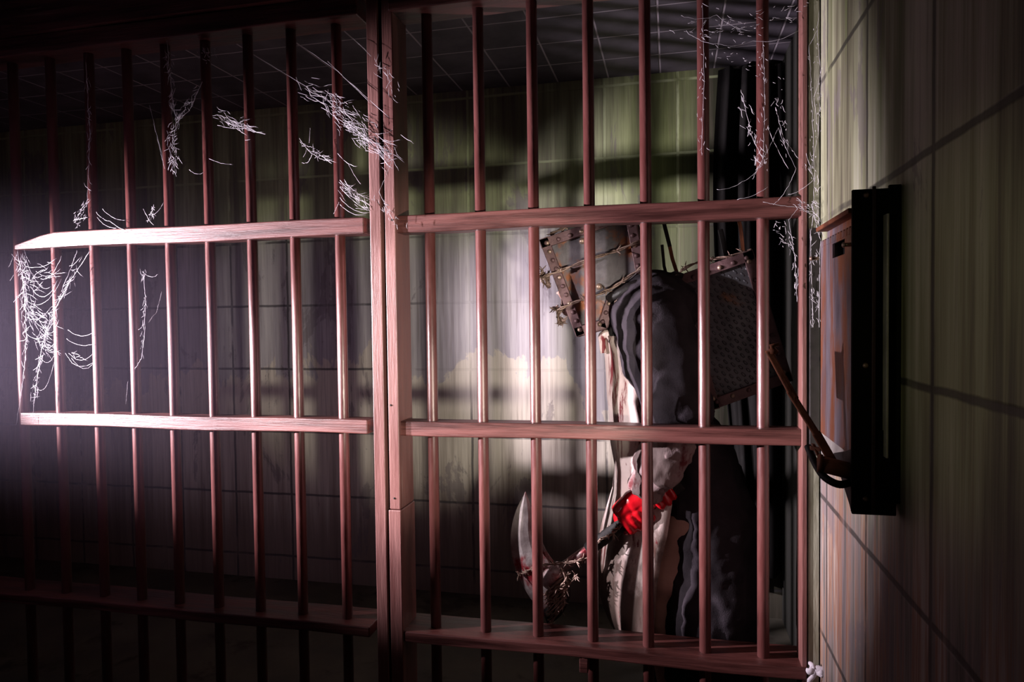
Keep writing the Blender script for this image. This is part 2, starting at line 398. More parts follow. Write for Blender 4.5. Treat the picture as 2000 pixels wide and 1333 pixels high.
# ------------------------------------------------------------------ person in the cell
from mathutils.bvhtree import BVHTree
YP = 2.62
px0 = at(1350, 1300, YP)
person = thing('person', 'hunched person in riveted metal box mask, black coat and bloody apron, gripping a hooked hammer', 'person', (px0.x, YP, 0))
def remeshed(o, voxel, smooth=4, fold=0, fscale=.12):
    r = o.modifiers.new('remesh', 'REMESH'); r.mode = 'VOXEL'; r.voxel_size = voxel; r.use_smooth_shade = True
    s = o.modifiers.new('smooth', 'SMOOTH'); s.factor = .6; s.iterations = smooth
    if fold:
        tx = bpy.data.textures.new(o.name + '_folds', 'CLOUDS'); tx.noise_scale = fscale; tx.noise_depth = 2
        d = o.modifiers.new('folds', 'DISPLACE'); d.texture = tx; d.strength = fold; d.texture_coords = 'LOCAL'
    return o
def ell(cx, cy, z, rx, ry, n=28, tilt=0.0):
    return [Vector((cx + rx*math.cos(2*PI*k/n), cy + ry*math.sin(2*PI*k/n), z + tilt*math.cos(2*PI*k/n)*rx)) for k in range(n)]
def sec(py, pf, pb, ry, yc=YP, k=0.0, tilt=0.0):
    """horizontal body section from front and back outline pixels at the body's depth"""
    A, B = at(pf, py, YP), at(pb, py, YP)
    return ell((A.x+B.x)/2, yc, A.z, (B.x-A.x)/2 - k, ry - k, 28, tilt)
NS = Y_NEAR = 2.40          # near (left) arm depth
sh_n, el_n, ha_n = at(1274,628,2.44), at(1328,835,2.37), at(1247,1003,2.385)
sh_f, el_f, ha_f = at(1255,640,2.84), at(1330,850,2.90), at(1292,962,2.43)
# body: head, trunk, arms and legs as one surface
b = MB()
b.loft([sec(1000,1275,1440,.17), sec(900,1272,1400,.17), sec(800,1255,1365,.18), sec(700,1230,1338,.19), sec(620,1215,1315,.20), sec(575,1215,1300,.15)])
hd = at(1150,560,2.62)
b.tube([at(1270,610,YP), at(1215,585,YP), at(1180,570,YP)], [.075,.062,.060], 14)
b.ball(hd, .115, 18, 12, (.92,.78,1.12))
fx = hd + Vector((-.105,0,-.01)); b.tube([fx + Vector((.02,0,.03)), fx + Vector((-.018,0,-.012)), fx + Vector((.02,0,-.03))], [.012,.016,.012], 8)   # nose
for s_ in (-1, 1):
    b.ball(hd + Vector((.01, s_*.092, -.005)), .03, 8, 6, (.6,.35,1))                                                                     # ears
b.ball(hd + Vector((-.07,0,-.085)), .045, 10, 8, (1,1.1,.8))                                                                              # jaw
for sh, el, ha in ((sh_n, el_n, ha_n), (sh_f, el_f, ha_f)):
    b.tube(smoothed([Vector((sh.x+.02, YP, sh.z-.02)), sh, lerp(sh, el, .5), el, lerp(el, ha, .45), lerp(el, ha, .72)], 4), [.085]*4+[.072]*4+[.060]*4+[.052]*4+[.044]*4+[.034], 14)
for s_, dx in ((-1, -.06), (1, .10)):
    hip = at(1352,960,YP) + Vector((0, s_*.10, 0)); knee = Vector((hip.x-.06+dx, YP+s_*.12, .52)); ank = Vector((hip.x+.02+dx, YP+s_*.13, .09))
    b.tube(smoothed([hip, lerp(hip, knee, .5), knee, lerp(knee, ank, .4), ank], 4), [.115]*4+[.10]*4+[.072]*4+[.070]*4+[.045], 16)
    b.tube([ank + Vector((.05,0,-.03)), ank + Vector((-.06,0,-.045)), ank + Vector((-.16,0,-.06))], [.042,.045,.03], 12)
body = remeshed(obj('body', b, M_SKIN, person), .016, 6)
for s_, dx in ((-1, -.06), (1, .10)):
    hip = at(1352,960,YP); ax = hip.x+.02+dx; ay = YP + s_*.13
    b = MB(); b.tube(smoothed([(ax,ay,.36), (ax,ay,.20), (ax+.005,ay,.10)], 4), [.085]*4+[.068]*4+[.068], 16)
    b.loft([ell(ax-.045,ay,.0,.155,.062,20), ell(ax-.045,ay,.03,.158,.064,20), ell(ax-.04,ay,.06,.145,.060,20), ell(ax-.015,ay,.10,.10,.058,20), ell(ax+.005,ay,.14,.066,.055,20)])
    remeshed(obj('boot', b, M_LEATHER, person), .012, 3)
# black coat: trunk and skirt, one shell with sleeves
b = MB()
b.loft([sec(1385,1272,1505,.30), sec(1300,1272,1492,.285), sec(1150,1268,1495,.26), sec(1000,1268,1480,.235), sec(930,1262,1456,.225), sec(860,1275,1425,.225), sec(800,1262,1384,.225), sec(720,1224,1356,.225), sec(650,1197,1332,.22), sec(600,1199,1314,.20), sec(570,1212,1306,.16), sec(548,1228,1310,.11), sec(538,1240,1290,.07)])
for sh, el in ((sh_n, el_n), (sh_f, el_f)):
    b.tube(smoothed([Vector((sh.x+.03, YP, sh.z+.02)), sh + Vector((0,0,.01)), lerp(sh, el, .5), el], 5), [.152]*5+[.138]*5+[.122]*5+[.104], 18)
coat = remeshed(obj('coat', b, M_COAT, person), .012, 5, .045, .09)
# apron: bib and skirt wrapping the front of the body
AP = [(655,1177,1212,.17),(690,1184,1228,.185),(730,1187,1246,.20),(770,1188,1272,.235),(810,1190,1296,.24),(860,1191,1310,.245),(905,1199,1312,.25),(950,1197,1308,.25),(1000,1184,1296,.255),(1050,1172,1280,.26),(1090,1165,1272,.265),(1130,1169,1270,.27),(1170,1182,1268,.275),(1205,1198,1268,.28)]
def apron_row(py, pf, pn, hw, grow=0.0):
    A, B = at(pf, py, YP), at(pn, py, YP-hw); row = []
    for k in range(33):
        ph = lerp(-1.62, 1.62, k/32); x = B.x - (B.x-A.x+grow)*math.cos(ph)**.8 if math.cos(ph) > 0 else B.x + .01
        y = YP + (hw+grow)*math.sin(ph)
        fold = .006*math.sin(ph*6 + py*.010) + .003*math.sin(ph*13 - py*.02)
        row.append(Vector((x + fold*.9, y + fold*.3, A.z)))
    return row
rows = []
for i in range(len(AP)-1):
    for k in range(4):
        t_ = k/4; rows.append(apron_row(*[lerp(AP[i][j], AP[i+1][j], t_) for j in range(4)]))
rows.append(apron_row(*AP[-1]))
b = MB(); b.grid(rows)
ap = obj('apron', b, M_APRON, person); sd = ap.modifiers.new('solid', 'SOLIDIFY'); sd.thickness = .008
b = MB(); q = [at(1176,660,2.50), at(1186,652,2.49), at(1199,668,2.49), at(1207,690,2.49)]
b.tube(smoothed([at(1179,690,2.5)] + q, 4), [.012]*4+[.015]*8+[.012]*4+[.010], 10); obj('bib_hem', b, M_APRON, ap)
b = MB()
for px_ in ((1203,660,2.47),(1206,620,2.46),(1220,590,2.45),(1243,560,2.46)): pass
cp = smoothed([at(1196,668,2.48), at(1198,640,2.46), at(1205,612,2.45), at(1216,588,2.44), at(1238,562,2.45), at(1265,552,2.52)], 8)
for ph in (0, PI):
    hp = []
    for i, p in enumerate(cp):
        a_ = i*.55 + ph; hp.append(p + Vector((math.cos(a_), math.sin(a_), 0))*.007)
    b.tube(hp, .0075, 8)
obj('neck_cord', b, M_CORD, person)
# soiled under-sleeve hanging from the bent near arm
b = MB()
r0 = [at(1312,872,2.33), at(1285,915,2.345), at(1262,955,2.365)]
b.tube(smoothed([at(1312,850,2.35), at(1296,890,2.345), at(1276,930,2.355), at(1258,966,2.37)], 5), [.088]*5+[.084]*5+[.066]*5+[.046], 20)
cu = remeshed(obj('sleeve', b, M_SLEEVE, person), .008, 3, .03, .05)
b = MB()
fl = [[at(1268,866,2.30), at(1300,866,2.27), at(1330,884,2.29), at(1336,892,2.34)],
      [at(1262,905,2.30), at(1290,908,2.262), at(1318,915,2.285), at(1324,922,2.34)],
      [at(1262,940,2.31), at(1282,944,2.28), at(1302,948,2.295), at(1308,952,2.34)],
      [at(1266,962,2.325), at(1278,964,2.305), at(1290,966,2.31), at(1296,968,2.34)]]
b.grid(fl); fo = obj('sleeve_flap', b, M_SLEEVE, person); ss = fo.modifiers.new('sub', 'SUBSURF'); ss.levels = ss.render_levels = 2; sd = fo.modifiers.new('solid', 'SOLIDIFY'); sd.thickness = .008

# ------------------------------------------------------------------ the hammer's line, used by the gloves
H0, H1 = at(1072,1128,2.37), at(1330,945,2.40)     # head end, butt end of the handle
def hpt(t_): return lerp(H0, H1, t_)
HD = (H1-H0).normalized()
def glove(parent, t0, wrist):
    """gloved fist closed round the handle: palm, four fingers and thumb in one mesh"""
    c = hpt(t0); wd = (Vector(wrist) - c).normalized(); up = (wd - HD*wd.dot(HD)).normalized(); side = HD.cross(up).normalized()
    if side.y > 0: side = -side
    b = MB()
    b.tube(smoothed([c + HD*.050 + up*.040, c + up*.046, c - HD*.046 + up*.036], 4), [.030]*4+[.037]*4+[.028], 12, flat=1.1)       # knuckle row
    b.tube(smoothed([c + wd*.125, c + wd*.085, c + up*.046], 4), [.040]*4+[.044]*4+[.036], 14)                                       # palm to wrist
    L = (.96, 1.06, 1.0, .84)
    for k in range(4):
        o = c + HD*(.042 - .027*k); r = .0138; pts = []
        for j in range(9):
            a = lerp(0, 3.9*L[k], j/8); rr = .036 + (.004 if j in (2, 5) else 0)
            pts.append(o + up*math.cos(a)*rr + side*math.sin(a)*rr)
        b.tube(pts, [r*1.12, r*1.12, r*1.2, r*1.02, r, r*1.1, r*.95, r*.9, r*.7], 10)
    th = [c - HD*.030 + up*.040 - side*.014, c - HD*.058 + up*.018 - side*.024, c - HD*.060 - up*.012 - side*.006, c - HD*.052 - up*.030 + side*.016]
    b.tube(smoothed(th, 4), [.020]*4+[.018]*4+[.016]*4+[.011], 10)
    b.tube([c + wd*.15, c + wd*.125, c + wd*.095], [.050,.046,.042], 16)
    return remeshed(obj('glove', b, M_GLOVE, parent), .0045, 2)
glove(person, .665, lerp(el_n, ha_n, .5))
glove(person, .85, lerp(el_f, ha_f, .5))

# ------------------------------------------------------------------ riveted plate boxes (the mask and the load on the back)
def plate_box(parent, poly, depth, yfront, mat, rim_edges, rim_w, nriv, name_face):
    """sheet-metal box: outline poly (clockwise pixels) at yfront, extruded by depth, with riveted rims along the chosen edges"""
    P = [at(px, py, yfront) for px, py in poly]
    cen = sum(P, Vector((0,0,0))) / len(P)
    b = MB(); b.prism(P, (0, depth, 0)); shell = obj(name_face, b, mat, parent, .006)
    for (i, j) in rim_edges:
        p, q = P[i], P[j]; d = (q-p).normalized(); inn = Vector((0,1,0)).cross(d).normalized()
        if inn.dot(cen - (p+q)/2) < 0: inn = -inn
        for (yy, th) in ((yfront-.018, .020), (yfront+depth-.002, .014)):
            b = MB(); e = .004
            b.obox(Vector((p.x,yy,p.z)) - d*e - inn*e, Vector((q.x,yy,q.z)) + d*e - inn*e, inn, rim_w, (0,1,0), th)
            rm = obj('rim', b, M_RIM, shell, .002)
        b = MB(); b.obox(p - inn*.006 - Vector((0,.004,0)), q - inn*.006 - Vector((0,.004,0)), (0,1,0), rim_w, inn, .008); obj('rim', b, M_RIM, shell, .002)
        n = max(2, nriv.get((i, j), 5))
        for k in range(n):
            o = lerp(p, q, (k+.5)/n) + inn*rim_w*.5; b = MB(); b.dome(Vector((o.x, yfront-.018, o.z)), (0,-1,0), .0085, .007); obj('rivet', b, M_RIVET if k % 3 == 0 else M_RIM, shell)
    return shell
def wire(parent, pts, seed, barbs=7, rad=.0032, coil=.0055, name='barbed_wire'):
    """two strands twisted round each other with sharp barbs"""
    rg = random.Random(seed); pts = [Vector(p) for p in pts]; P = smoothed(pts, 10); b = MB()
    T = []; s_ = 0
    for i in range(len(P)-1):
        n = max(1, int((P[i+1]-P[i]).length/.006))
        for k in range(n): T.append(lerp(P[i], P[i+1], k/n))
    T.append(P[-1])
    for ph in (0, PI):
        q = []
        for i, p in enumerate(T):
            t_ = (T[min(i+1,len(T)-1)] - T[max(i-1,0)]).normalized(); u = t_.orthogonal().normalized(); v = t_.cross(u); a = i*.42 + ph
            q.append(p + (u*math.cos(a) + v*math.sin(a))*coil*.6)
        b.tube(q, rad, 6)
    for k in range(barbs):
        i = int((k+.5+rg.uniform(-.3,.3))/barbs*(len(T)-1)); p = T[i]
        for j in range(4):
            d = Vector((rg.uniform(-1,1), rg.uniform(-1,.6), rg.uniform(-1,1))).normalized(); l = rg.uniform(.014,.030)
            e = p + d*l; b.tube([p - d*.008, lerp(p, e, .6) + Vector((rg.uniform(-1,1),0,rg.uniform(-1,1)))*.003, e], [rad*.9, rad*.8, rad*.2], 5)
    return obj(name, b, M_WIRE, parent)
YM = 2.47
mask = plate_box(person, [(1057,471),(1236,410),(1262,548),(1202,588),(1184,640),(1128,656)], .34, YM, M_PLATE,
    [(0,1),(1,2),(3,4),(4,5),(5,0)], .034, {(0,1):8,(1,2):7,(3,4):3,(4,5):3,(5,0):11}, 'box_mask')
for px_, py_ in ((1137,471),(1170,560)):
    b = MB(); b.dome(at(px_, py_, YM), (0,-1,0), .012, .011, 12); obj('bolt', b, M_RIVET, mask)
YW = YM - .028
wire(mask, [at(1058,542,YM+.30), at(1050,540,YM+.1), at(1062,540,YW), at(1100,527,YW), at(1150,507,YW-.004), at(1200,492,YW), at(1245,473,YW), at(1262,470,YM+.05), at(1258,475,YM+.30)], 3, 8)
wire(mask, [at(1095,604,YM+.30), at(1080,602,YM+.1), at(1092,604,YW), at(1125,590,YW), at(1165,577,YW-.004), at(1200,560,YW), at(1232,538,YW), at(1262,516,YW), at(1272,512,YM+.1)], 5, 9)
wire(mask, [at(1075,458,YM+.02), at(1100,446,YM+.0), at(1135,433,YM-.02), at(1160,425,YM+.05)], 8, 4)
rg = random.Random(4)
for cx, cy in ((1066,548),(1096,612)):                     # tangles at the left edge
    pts = [at(cx + rg.uniform(-10,8), cy + rg.uniform(-22,22), YM + rg.uniform(-.02,.06)) for _ in range(9)]
    wire(mask, pts, rg.randint(0,999), 7, .0024, .004)
b = MB(); b.tube(smoothed([at(1192,586,YM-.005), at(1215,572,YM-.03), at(1245,556,YM-.03), at(1268,546,YM+.02), at(1278,548,YM+.2)], 6), .020, 12); obj('leather_collar', b, M_LEATHER, person)
wire(person, [at(1205,590,2.42), at(1222,576,2.41), at(1235,590,2.40), at(1232,606,2.40)], 21, 3, .003, .004)

YK = 2.52
load = thing('metal_box', 'rusty riveted steel box with rods strapped on the hunched back', 'box', at(1430,640,YK+.1))
sh2 = plate_box(load, [(1313,546),(1467,491),(1545,742),(1388,799)], .22, YK, M_DIAMOND, [(0,1),(1,2),(2,3),(3,0)], .036, {(0,1):6,(1,2):7,(2,3):5,(3,0):7}, 'box_shell')
def rod(pts, wid, thk, mat):
    b = MB(); P = [at(*p) for p in pts]
    for i in range(len(P)-1):
        d = (P[i+1]-P[i]).normalized(); n_ = Vector((0,1,0)).cross(d).normalized()
        b.obox(P[i] - n_*wid/2, P[i+1] - n_*wid/2 + d*.003, n_, wid, (0,1,0), thk)
    return obj('rod', b, mat, load, .0015)
rod([(1293,478,2.55),(1297,520,2.56),(1307,556,2.57)], .011, .011, M_IRON)
rod([(1297,437,2.55),(1308,481,2.55)], .014, .008, M_IRON); rod([(1308,481,2.55),(1313,505,2.55),(1326,545,2.56)], .013, .008, M_RUST)
rod([(1407,448,2.58),(1422,515,2.58)], .018, .008, M_IRON)
rod([(1440,415,2.56),(1447,447,2.56)], .013, .008, M_RUST); rod([(1447,447,2.56),(1449,465,2.56),(1453,505,2.57)], .013, .009, M_RUST)
b = MB(); b.tube([at(1277,551,2.50), at(1296,544,2.50), at(1318,536,2.50), at(1332,540,2.51)], [.0006,.006,.012,.012], 10); obj('spike', b, M_IRON, load)
wire(load, [at(1313,545,YK-.02), at(1345,520,YK-.012), at(1385,508,YK-.01), at(1430,500,YK-.01), at(1468,488,YK-.01)], 31, 6, .0028, .005)

# ------------------------------------------------------------------ hooked hammer in the glove
ham = thing('spiked_hammer', 'long-handled hooked hammer wound in barbed wire, held low in the red glove', 'hammer', H0)
b = MB(); b.tube([H0, hpt(.3), hpt(.34)], [.017,.017,.017], 16); obj('handle', b, M_BLADE, ham)
b = MB(); n = 44; b.tube([hpt(.30 + .70*k/n) for k in range(n+1)], [.0225 + (.0022 if k % 2 else 0) for k in range(n+1)], 14); obj('grip_wrap', b, M_CORD, ham)
def blade(outer, inner, y, th, mat, name, parent, ridge=.010):
    """curved blade: two pixel outlines tip to root, lens-shaped in section"""
    O = smoothed([at(px, py, y) for px, py in outer], 5); I = smoothed([at(px, py, y) for px, py in inner], 5); b = MB(); rings = []
    for o, i in zip(O, I):
        mid = lerp(o, i, .45); k = min(1, (o-i).length/.05)
        rings.append([o, lerp(o, mid, .6) + Vector((0,-th*.55*k,0)), mid + Vector((0,-th*k-.001,0)), lerp(mid, i, .6) + Vector((0,-th*.8*k,0)), i + Vector((0,-.001,0)),
                      i + Vector((0,.001,0)), lerp(mid, i, .6) + Vector((0,th*.8*k,0)), mid + Vector((0,th*k+.001,0)), lerp(o, mid, .6) + Vector((0,th*.55*k,0))])
    b.loft(rings); b.sm = [False]*len(b.sm); return obj(name, b, mat, parent)
hd_ = blade([(1026,961),(1007,1000),(998,1040),(999,1080),(1008,1115),(1024,1150),(1042,1178),(1064,1206)],
            [(1027,962),(1040,1000),(1043,1035),(1050,1065),(1066,1090),(1086,1112),(1100,1140),(1104,1166)], 2.370, .017, M_BLADE, 'hook_blade', ham)
blade([(1057,1056),(1056,1075),(1062,1095)], [(1058,1057),(1068,1078),(1082,1098)], 2.400, .006, M_BLADE, 'side_spike', ham)
b = MB(); b.tube([at(1062,1135,2.365), at(1096,1112,2.365)], [.034,.030], 16); obj('socket', b, M_BLADE, ham)
blade([(1070,1222),(1062,1195),(1070,1168),(1090,1140)], [(1072,1222),(1098,1200),(1114,1165),(1112,1140)], 2.365, .020, M_IRON, 'lower_spike', ham)
wire(ham, [at(1012,1124,2.350), at(1030,1116,2.345), at(1050,1106,2.340), at(1085,1102,2.340), at(1120,1098,2.340), at(1140,1092,2.350), at(1135,1100,2.390), at(1080,1112,2.400), at(1030,1126,2.390)], 41, 12, .0026, .005)
rg = random.Random(9)
for k in range(8):
    y0 = 1150 + k*8; wire(ham, [at(1062+k*1.5, y0+14, 2.345), at(1078+k, y0-2, 2.338), at(1098, y0-20, 2.340), at(1110-k, y0-30, 2.350), at(1100, y0-16, 2.390), at(1070, y0+12, 2.390)], 50+k, 3, .0024, .004)
wire(ham, [at(1095,1112,2.340), at(1105,1130,2.330), at(1092,1150,2.335), at(1112,1140,2.340), at(1128,1122,2.340)], 61, 5, .0024, .004)
wire(ham, [hpt(.33)+Vector((0,-.025,0)), hpt(.42)+Vector((0,-.03,.01)), hpt(.5)+Vector((0,-.028,.0)), hpt(.56)+Vector((0,-.03,.01))], 63, 5, .0022, .004)

# ------------------------------------------------------------------ added black cloth standing in for the dark back corner of the cell
b = MB(); rows = []
for i in range(25):
    z = lerp(2.70, .16, i/24); row = []
    for k in range(41):
        u = k/40; x = lerp(.235 + .035*math.sin(z*2.1+.6) + .03*max(0, 2.2-z)*.6, XR+.095, u)
        row.append((x, 3.52 + .025*math.sin(u*21 + z*.6) + .010*math.sin(u*47 - z), z + .10*u*(i/24)*(1 if i else 0)))
    rows.append([Vector(p) for p in row])
b.grid(rows); o = obj('black_cloth', b, M_BLACK); tag(o, 'added black cloth standing in for the dark back right corner of the cell', 'cloth')
sd = o.modifiers.new('solid', 'SOLIDIFY'); sd.thickness = .006

# ------------------------------------------------------------------ knife-switch box on the corridor's right wall
XB = .345
t1 = atx(1605,452,XB); t2 = atx(1669,397,XB)
YA, YBX = t2.y, t1.y                      # near end, far end
z_top = (t1.z + t2.z)/2; z_bot = atx(1606,846,XB).z
sw = thing('switch_box', 'rusty wall switch box with black end plate beside the gate', 'switch box', (XR, (YA+YBX)/2, (z_top+z_bot)/2))
def cut_panel(name, x0, x1, ylo, yhi, zlo, zhi, holes, mat, parent):
    """sheet with rectangular openings (bevelled corners): built as strips round the holes"""
    ys = sorted({ylo, yhi, *[h[0] for h in holes], *[h[1] for h in holes]}); zs_ = sorted({zlo, zhi, *[h[2] for h in holes], *[h[3] for h in holes]})
    bm = bmesh.new(); vx = {}
    for i, y in enumerate(ys):
        for j, z in enumerate(zs_): vx[i, j] = bm.verts.new((x0, y, z))
    for i in range(len(ys)-1):
        for j in range(len(zs_)-1):
            cy, cz = (ys[i]+ys[i+1])/2, (zs_[j]+zs_[j+1])/2
            if any(h[0] < cy < h[1] and h[2] < cz < h[3] for h in holes): continue
            bm.faces.new((vx[i,j], vx[i+1,j], vx[i+1,j+1], vx[i,j+1]))
    mb = MB(); bm.verts.index_update(); mb.add([v.co.copy() for v in bm.verts], [[v.index for v in f.verts] for f in bm.faces]); bm.free()
    o = obj(name, mb, mat, parent); sd = o.modifiers.new('solid', 'SOLIDIFY'); sd.thickness = abs(x1-x0); sd.offset = 0
    return o
M_PANEL = grunge('rust_streaked_panel', (.11,.085,.105), (.30,.25,.29), (.26,.085,.038), 9, (1,1.8,.35), .5, .2, .25, stain=.44, sscale=5)
w1, w2 = atx(1628,505,XB), atx(1652,466,XB)
face = cut_panel('face_panel', XB, XB+.004, YA, YBX, z_bot, z_top-.035, [(w2.y, w1.y, w1.z, w2.z)], M_PANEL, sw)
b = MB(); b.box((XB-.012, YA, z_top-.010), (XR, YBX+.004, z_top)); obj('top_plate', b, M_RUST, sw, .002)
b = MB(); b.box((XB+.012, YA, z_top-.042), (XB+.018, YBX, z_top-.010)); 
n = 12
for k in range(n):
    y0 = lerp(YA, YBX, k/n); b.box((XB-.003, y0, z_top-.048), (XB+.010, y0+(YBX-YA)/n*.55, z_top-.032))
obj('hinge_strip', b, M_PANEL, sw, .0015)
b = MB(); b.box((XB+.02, YA+.004, z_bot), (XR-.001, YBX-.002, z_top-.010)); obj('case', b, M_BLACK, sw)
f1 = atx(1671,368,XB-.004); f2 = atx(1672,1008,XB-.004)
b = MB(); b.box((XB-.006, YA-.010, f2.z), (XR-.052, YA-.001, f1.z)); b.box((XR-.052, YA-.004, f2.z+.03), (XR-.044, YA-.001, f1.z-.02)); b.box((XR-.022, YA-.010, f2.z+.02), (XR-.001, YA-.001, f1.z+.006)); b.box((XR-.052, YA-.009, f1.z-.045), (XR-.02, YA-.001, f1.z)); b.box((XR-.045, YA-.009, f2.z+.05), (XR-.02, YA-.001, f2.z+.16)); obj('end_plate', b, M_BLACK, sw, .001)
b = MB(); xr_ = XR-.046; b.box((xr_-.006, YA-.016, f2.z), (xr_, YA-.010, f1.z+.004)); obj('edge_strip', b, grunge('dull_maroon_steel', (.035,.014,.018), (.06,.026,.03), None, 14), sw, .001)
b = MB(); b.box((XR-.030, YA-.026, f2.z+.11), (XR-.026, YA-.002, f1.z-.05)); obj('edge_strip', b, M_STEEL, sw, .0008)  # added pale strip, stands in for lit wall showing through the gap
for py in (375, 717, 986):
    q = atx(1706, py, xr_-.012); b = MB(); b.dome((xr_-.016, YA-.010, q.z), (-.5,-1,0), .0055, .006); obj('bolt', b, M_RIVET, sw)
for px_, py_ in ((1597,505),(1664,478)):
    q = atx(px_, py_, XB); b = MB(); b.cyl((XB+.002, q.y, q.z), (XB-.014, q.y, q.z), .004, 10); b.dome((XB-.014, q.y, q.z), (-1,0,0), .006, .005); obj('screw', b, M_RIVET, sw)
# throw lever: hub, fork and long handle reaching out from the wall
hub = atx(1640, 915, XB-.02)
b = MB(); b.prism([(XB+.001, YBX-.002, z_bot), (XB+.001, YA+.002, z_bot+.004), (XB-.002, YA+.002, z_bot-.055), (XB-.002, YBX-.002, z_bot-.050)], (XR-XB-.004, 0, 0)); obj('ledge', b, M_STEEL, sw, .002)
b = MB(); b.cyl(hub + Vector((-.036,.0,.008)), hub + Vector((.03,-.012,-.006)), .0165, 20); b.cyl(hub + Vector((-.040,0,.009)), hub + Vector((-.034,0,.008)), .0185, 20); obj('hub', b, M_RUST, sw)
lv0 = at(1640, 925, hub.y+.01); lv1 = at(1597, 850, hub.y+.02); lv2 = at(1545, 768, hub.y+.03); lv3 = at(1503, 690, hub.y+.04)
b = MB(); d = Vector((0,1,0))
for p, q, wd in ((lv0, lv1, .017), (lv1, lv2, .013), (lv2, lv3, .010)):
    dr = (q-p).normalized(); n_ = d.cross(dr).normalized(); b.obox(p - n_*wd/2 - dr*.004, q - n_*wd/2 + dr*.004, n_, wd, d, .012 if p is lv0 else .018)
b.obox(lerp(lv1,lv3,.42) - Vector((.002,0,0)), lv3, d.cross((lv3-lv1).normalized()), .007, d, .075)
lev = obj('lever', b, M_RUST, sw, .002)
b = MB(); p0, p1, p2 = at(1503,688,hub.y+.045), at(1520,688,hub.y+.045), at(1505,671,hub.y+.045)
b.tube([p0, at(1512,686,hub.y+.045), at(1518,690,hub.y+.045)], [.007,.008,.005], 8); b.tube([at(1512,688,hub.y+.045), at(1507,676,hub.y+.045), at(1521,673,hub.y+.045)], [.006,.0055,.004], 8); obj('lever_tip', b, M_RUST, lev)
b = MB(); b.tube(smoothed([at(1578,872,hub.y+.05), at(1592,905,hub.y+.02), at(1610,932,hub.y-.01), at(1640,947,hub.y-.03), at(1668,940,YA+.03)], 6), .0075, 10); obj('linkage', b, M_IRON, sw)
b = MB(); b.obox(at(1586,868,hub.y+.03), at(1612,925,hub.y+.0), (0,1,0), .012, (1,0,0), .006); b.obox(at(1583,880,hub.y+.03), at(1602,883,hub.y+.02), (0,1,0), .010, (0,0,1), .008); obj('fork', b, M_RUST, sw, .001)
b = MB(); q0 = atx(1655,935,XB-.002); b.prism([(XB-.004, YA+.05, hub.z+.03), (XB-.004, YA, hub.z+.045), (XB-.004, YA, hub.z-.085), (XB-.004, YA+.02, hub.z-.07), (XB-.004, YA+.16, hub.z+.005)], (XR-XB, 0, 0)); obj('pivot_bracket', b, M_IRON, sw, .002)
# dark latch plate on the jamb beside the box
z0, z1 = at(1590,889,2.163).z, at(1590,446,2.163).z; xa, xb = at(1580,640,2.163).x, at(1600,640,2.163).x
b = MB(); b.box((xa, 2.150, z0), (min(xb, XR-.004), 2.1645, z1)); o = obj('latch_plate', b, M_LEATHER, None, .002); tag(o, 'tall black latch plate on the jamb between gate and switch box', 'plate')

# ------------------------------------------------------------------ cobwebs
def web(label, Y, lines=(), fuzz=(), drops=0, seed=1, group=None):
    """lines: (pixel points, radius, sag); fuzz: (pixel polyline, half width px, fibres, fibre length px)"""
    rg = random.Random(seed); b = MB()
    def P(q, dy=.012): return at(q[0], q[1], Y + rg.uniform(-dy, dy))
    for pts, rad, sag in lines:
        w_ = [P(q) for q in pts]; out = []
        for i in range(len(w_)-1):
            n = 10
            for k in range(n):
                t_ = k/n; p = lerp(w_[i], w_[i+1], t_); L = (w_[i+1]-w_[i]).length
                p = p + Vector((rg.gauss(0,.0006), rg.gauss(0,.001), -sag*L*4*t_*(1-t_) + rg.gauss(0,.0006))); out.append(p)
        out.append(w_[-1]); b.tube(out, [rad*rg.choice((.6,.8,1,1,1.5)) for _ in out], 4)
    for pts, hw, n, ln in fuzz:
        cum = [0]
        for i in range(len(pts)-1): cum.append(cum[-1] + math.dist(pts[i], pts[i+1]))
        for _ in range(int(n*.6)):
            d = rg.uniform(0, cum[-1]); i = max(j for j in range(len(cum)-1) if cum[j] <= d); t_ = (d-cum[i])/max(1e-6, cum[i+1]-cum[i])
            x = lerp(pts[i][0], pts[i+1][0], t_) + rg.gauss(0, hw*.5); y = lerp(pts[i][1], pts[i+1][1], t_) + rg.gauss(0, hw*.5)
            a = math.atan2(pts[i+1][1]-pts[i][1], pts[i+1][0]-pts[i][0]) + rg.gauss(0, .38); l = ln*rg.uniform(.3, 1.2)
            q = []; cx, cy = x - math.cos(a)*l/2, y - math.sin(a)*l/2; yy = Y + rg.uniform(-.02,.02)
            for k in range(5):
                q.append(at(cx, cy, yy)); a += rg.gauss(0,.25); cx += math.cos(a)*l/4; cy += math.sin(a)*l/4
            r0 = rg.uniform(.00025,.00075); b.tube(q, [r0*.5, r0, r0*1.2, r0, r0*.4], 4)
            if rg.random() < .25: b.ball(q[2], rg.uniform(.0008,.0016), 6, 4)
    o = obj('cobweb', b, M_WEB); return tag(o, label, 'cobweb', 'cobwebs on the bars and jamb')
Yw = 2.155
T = .0007
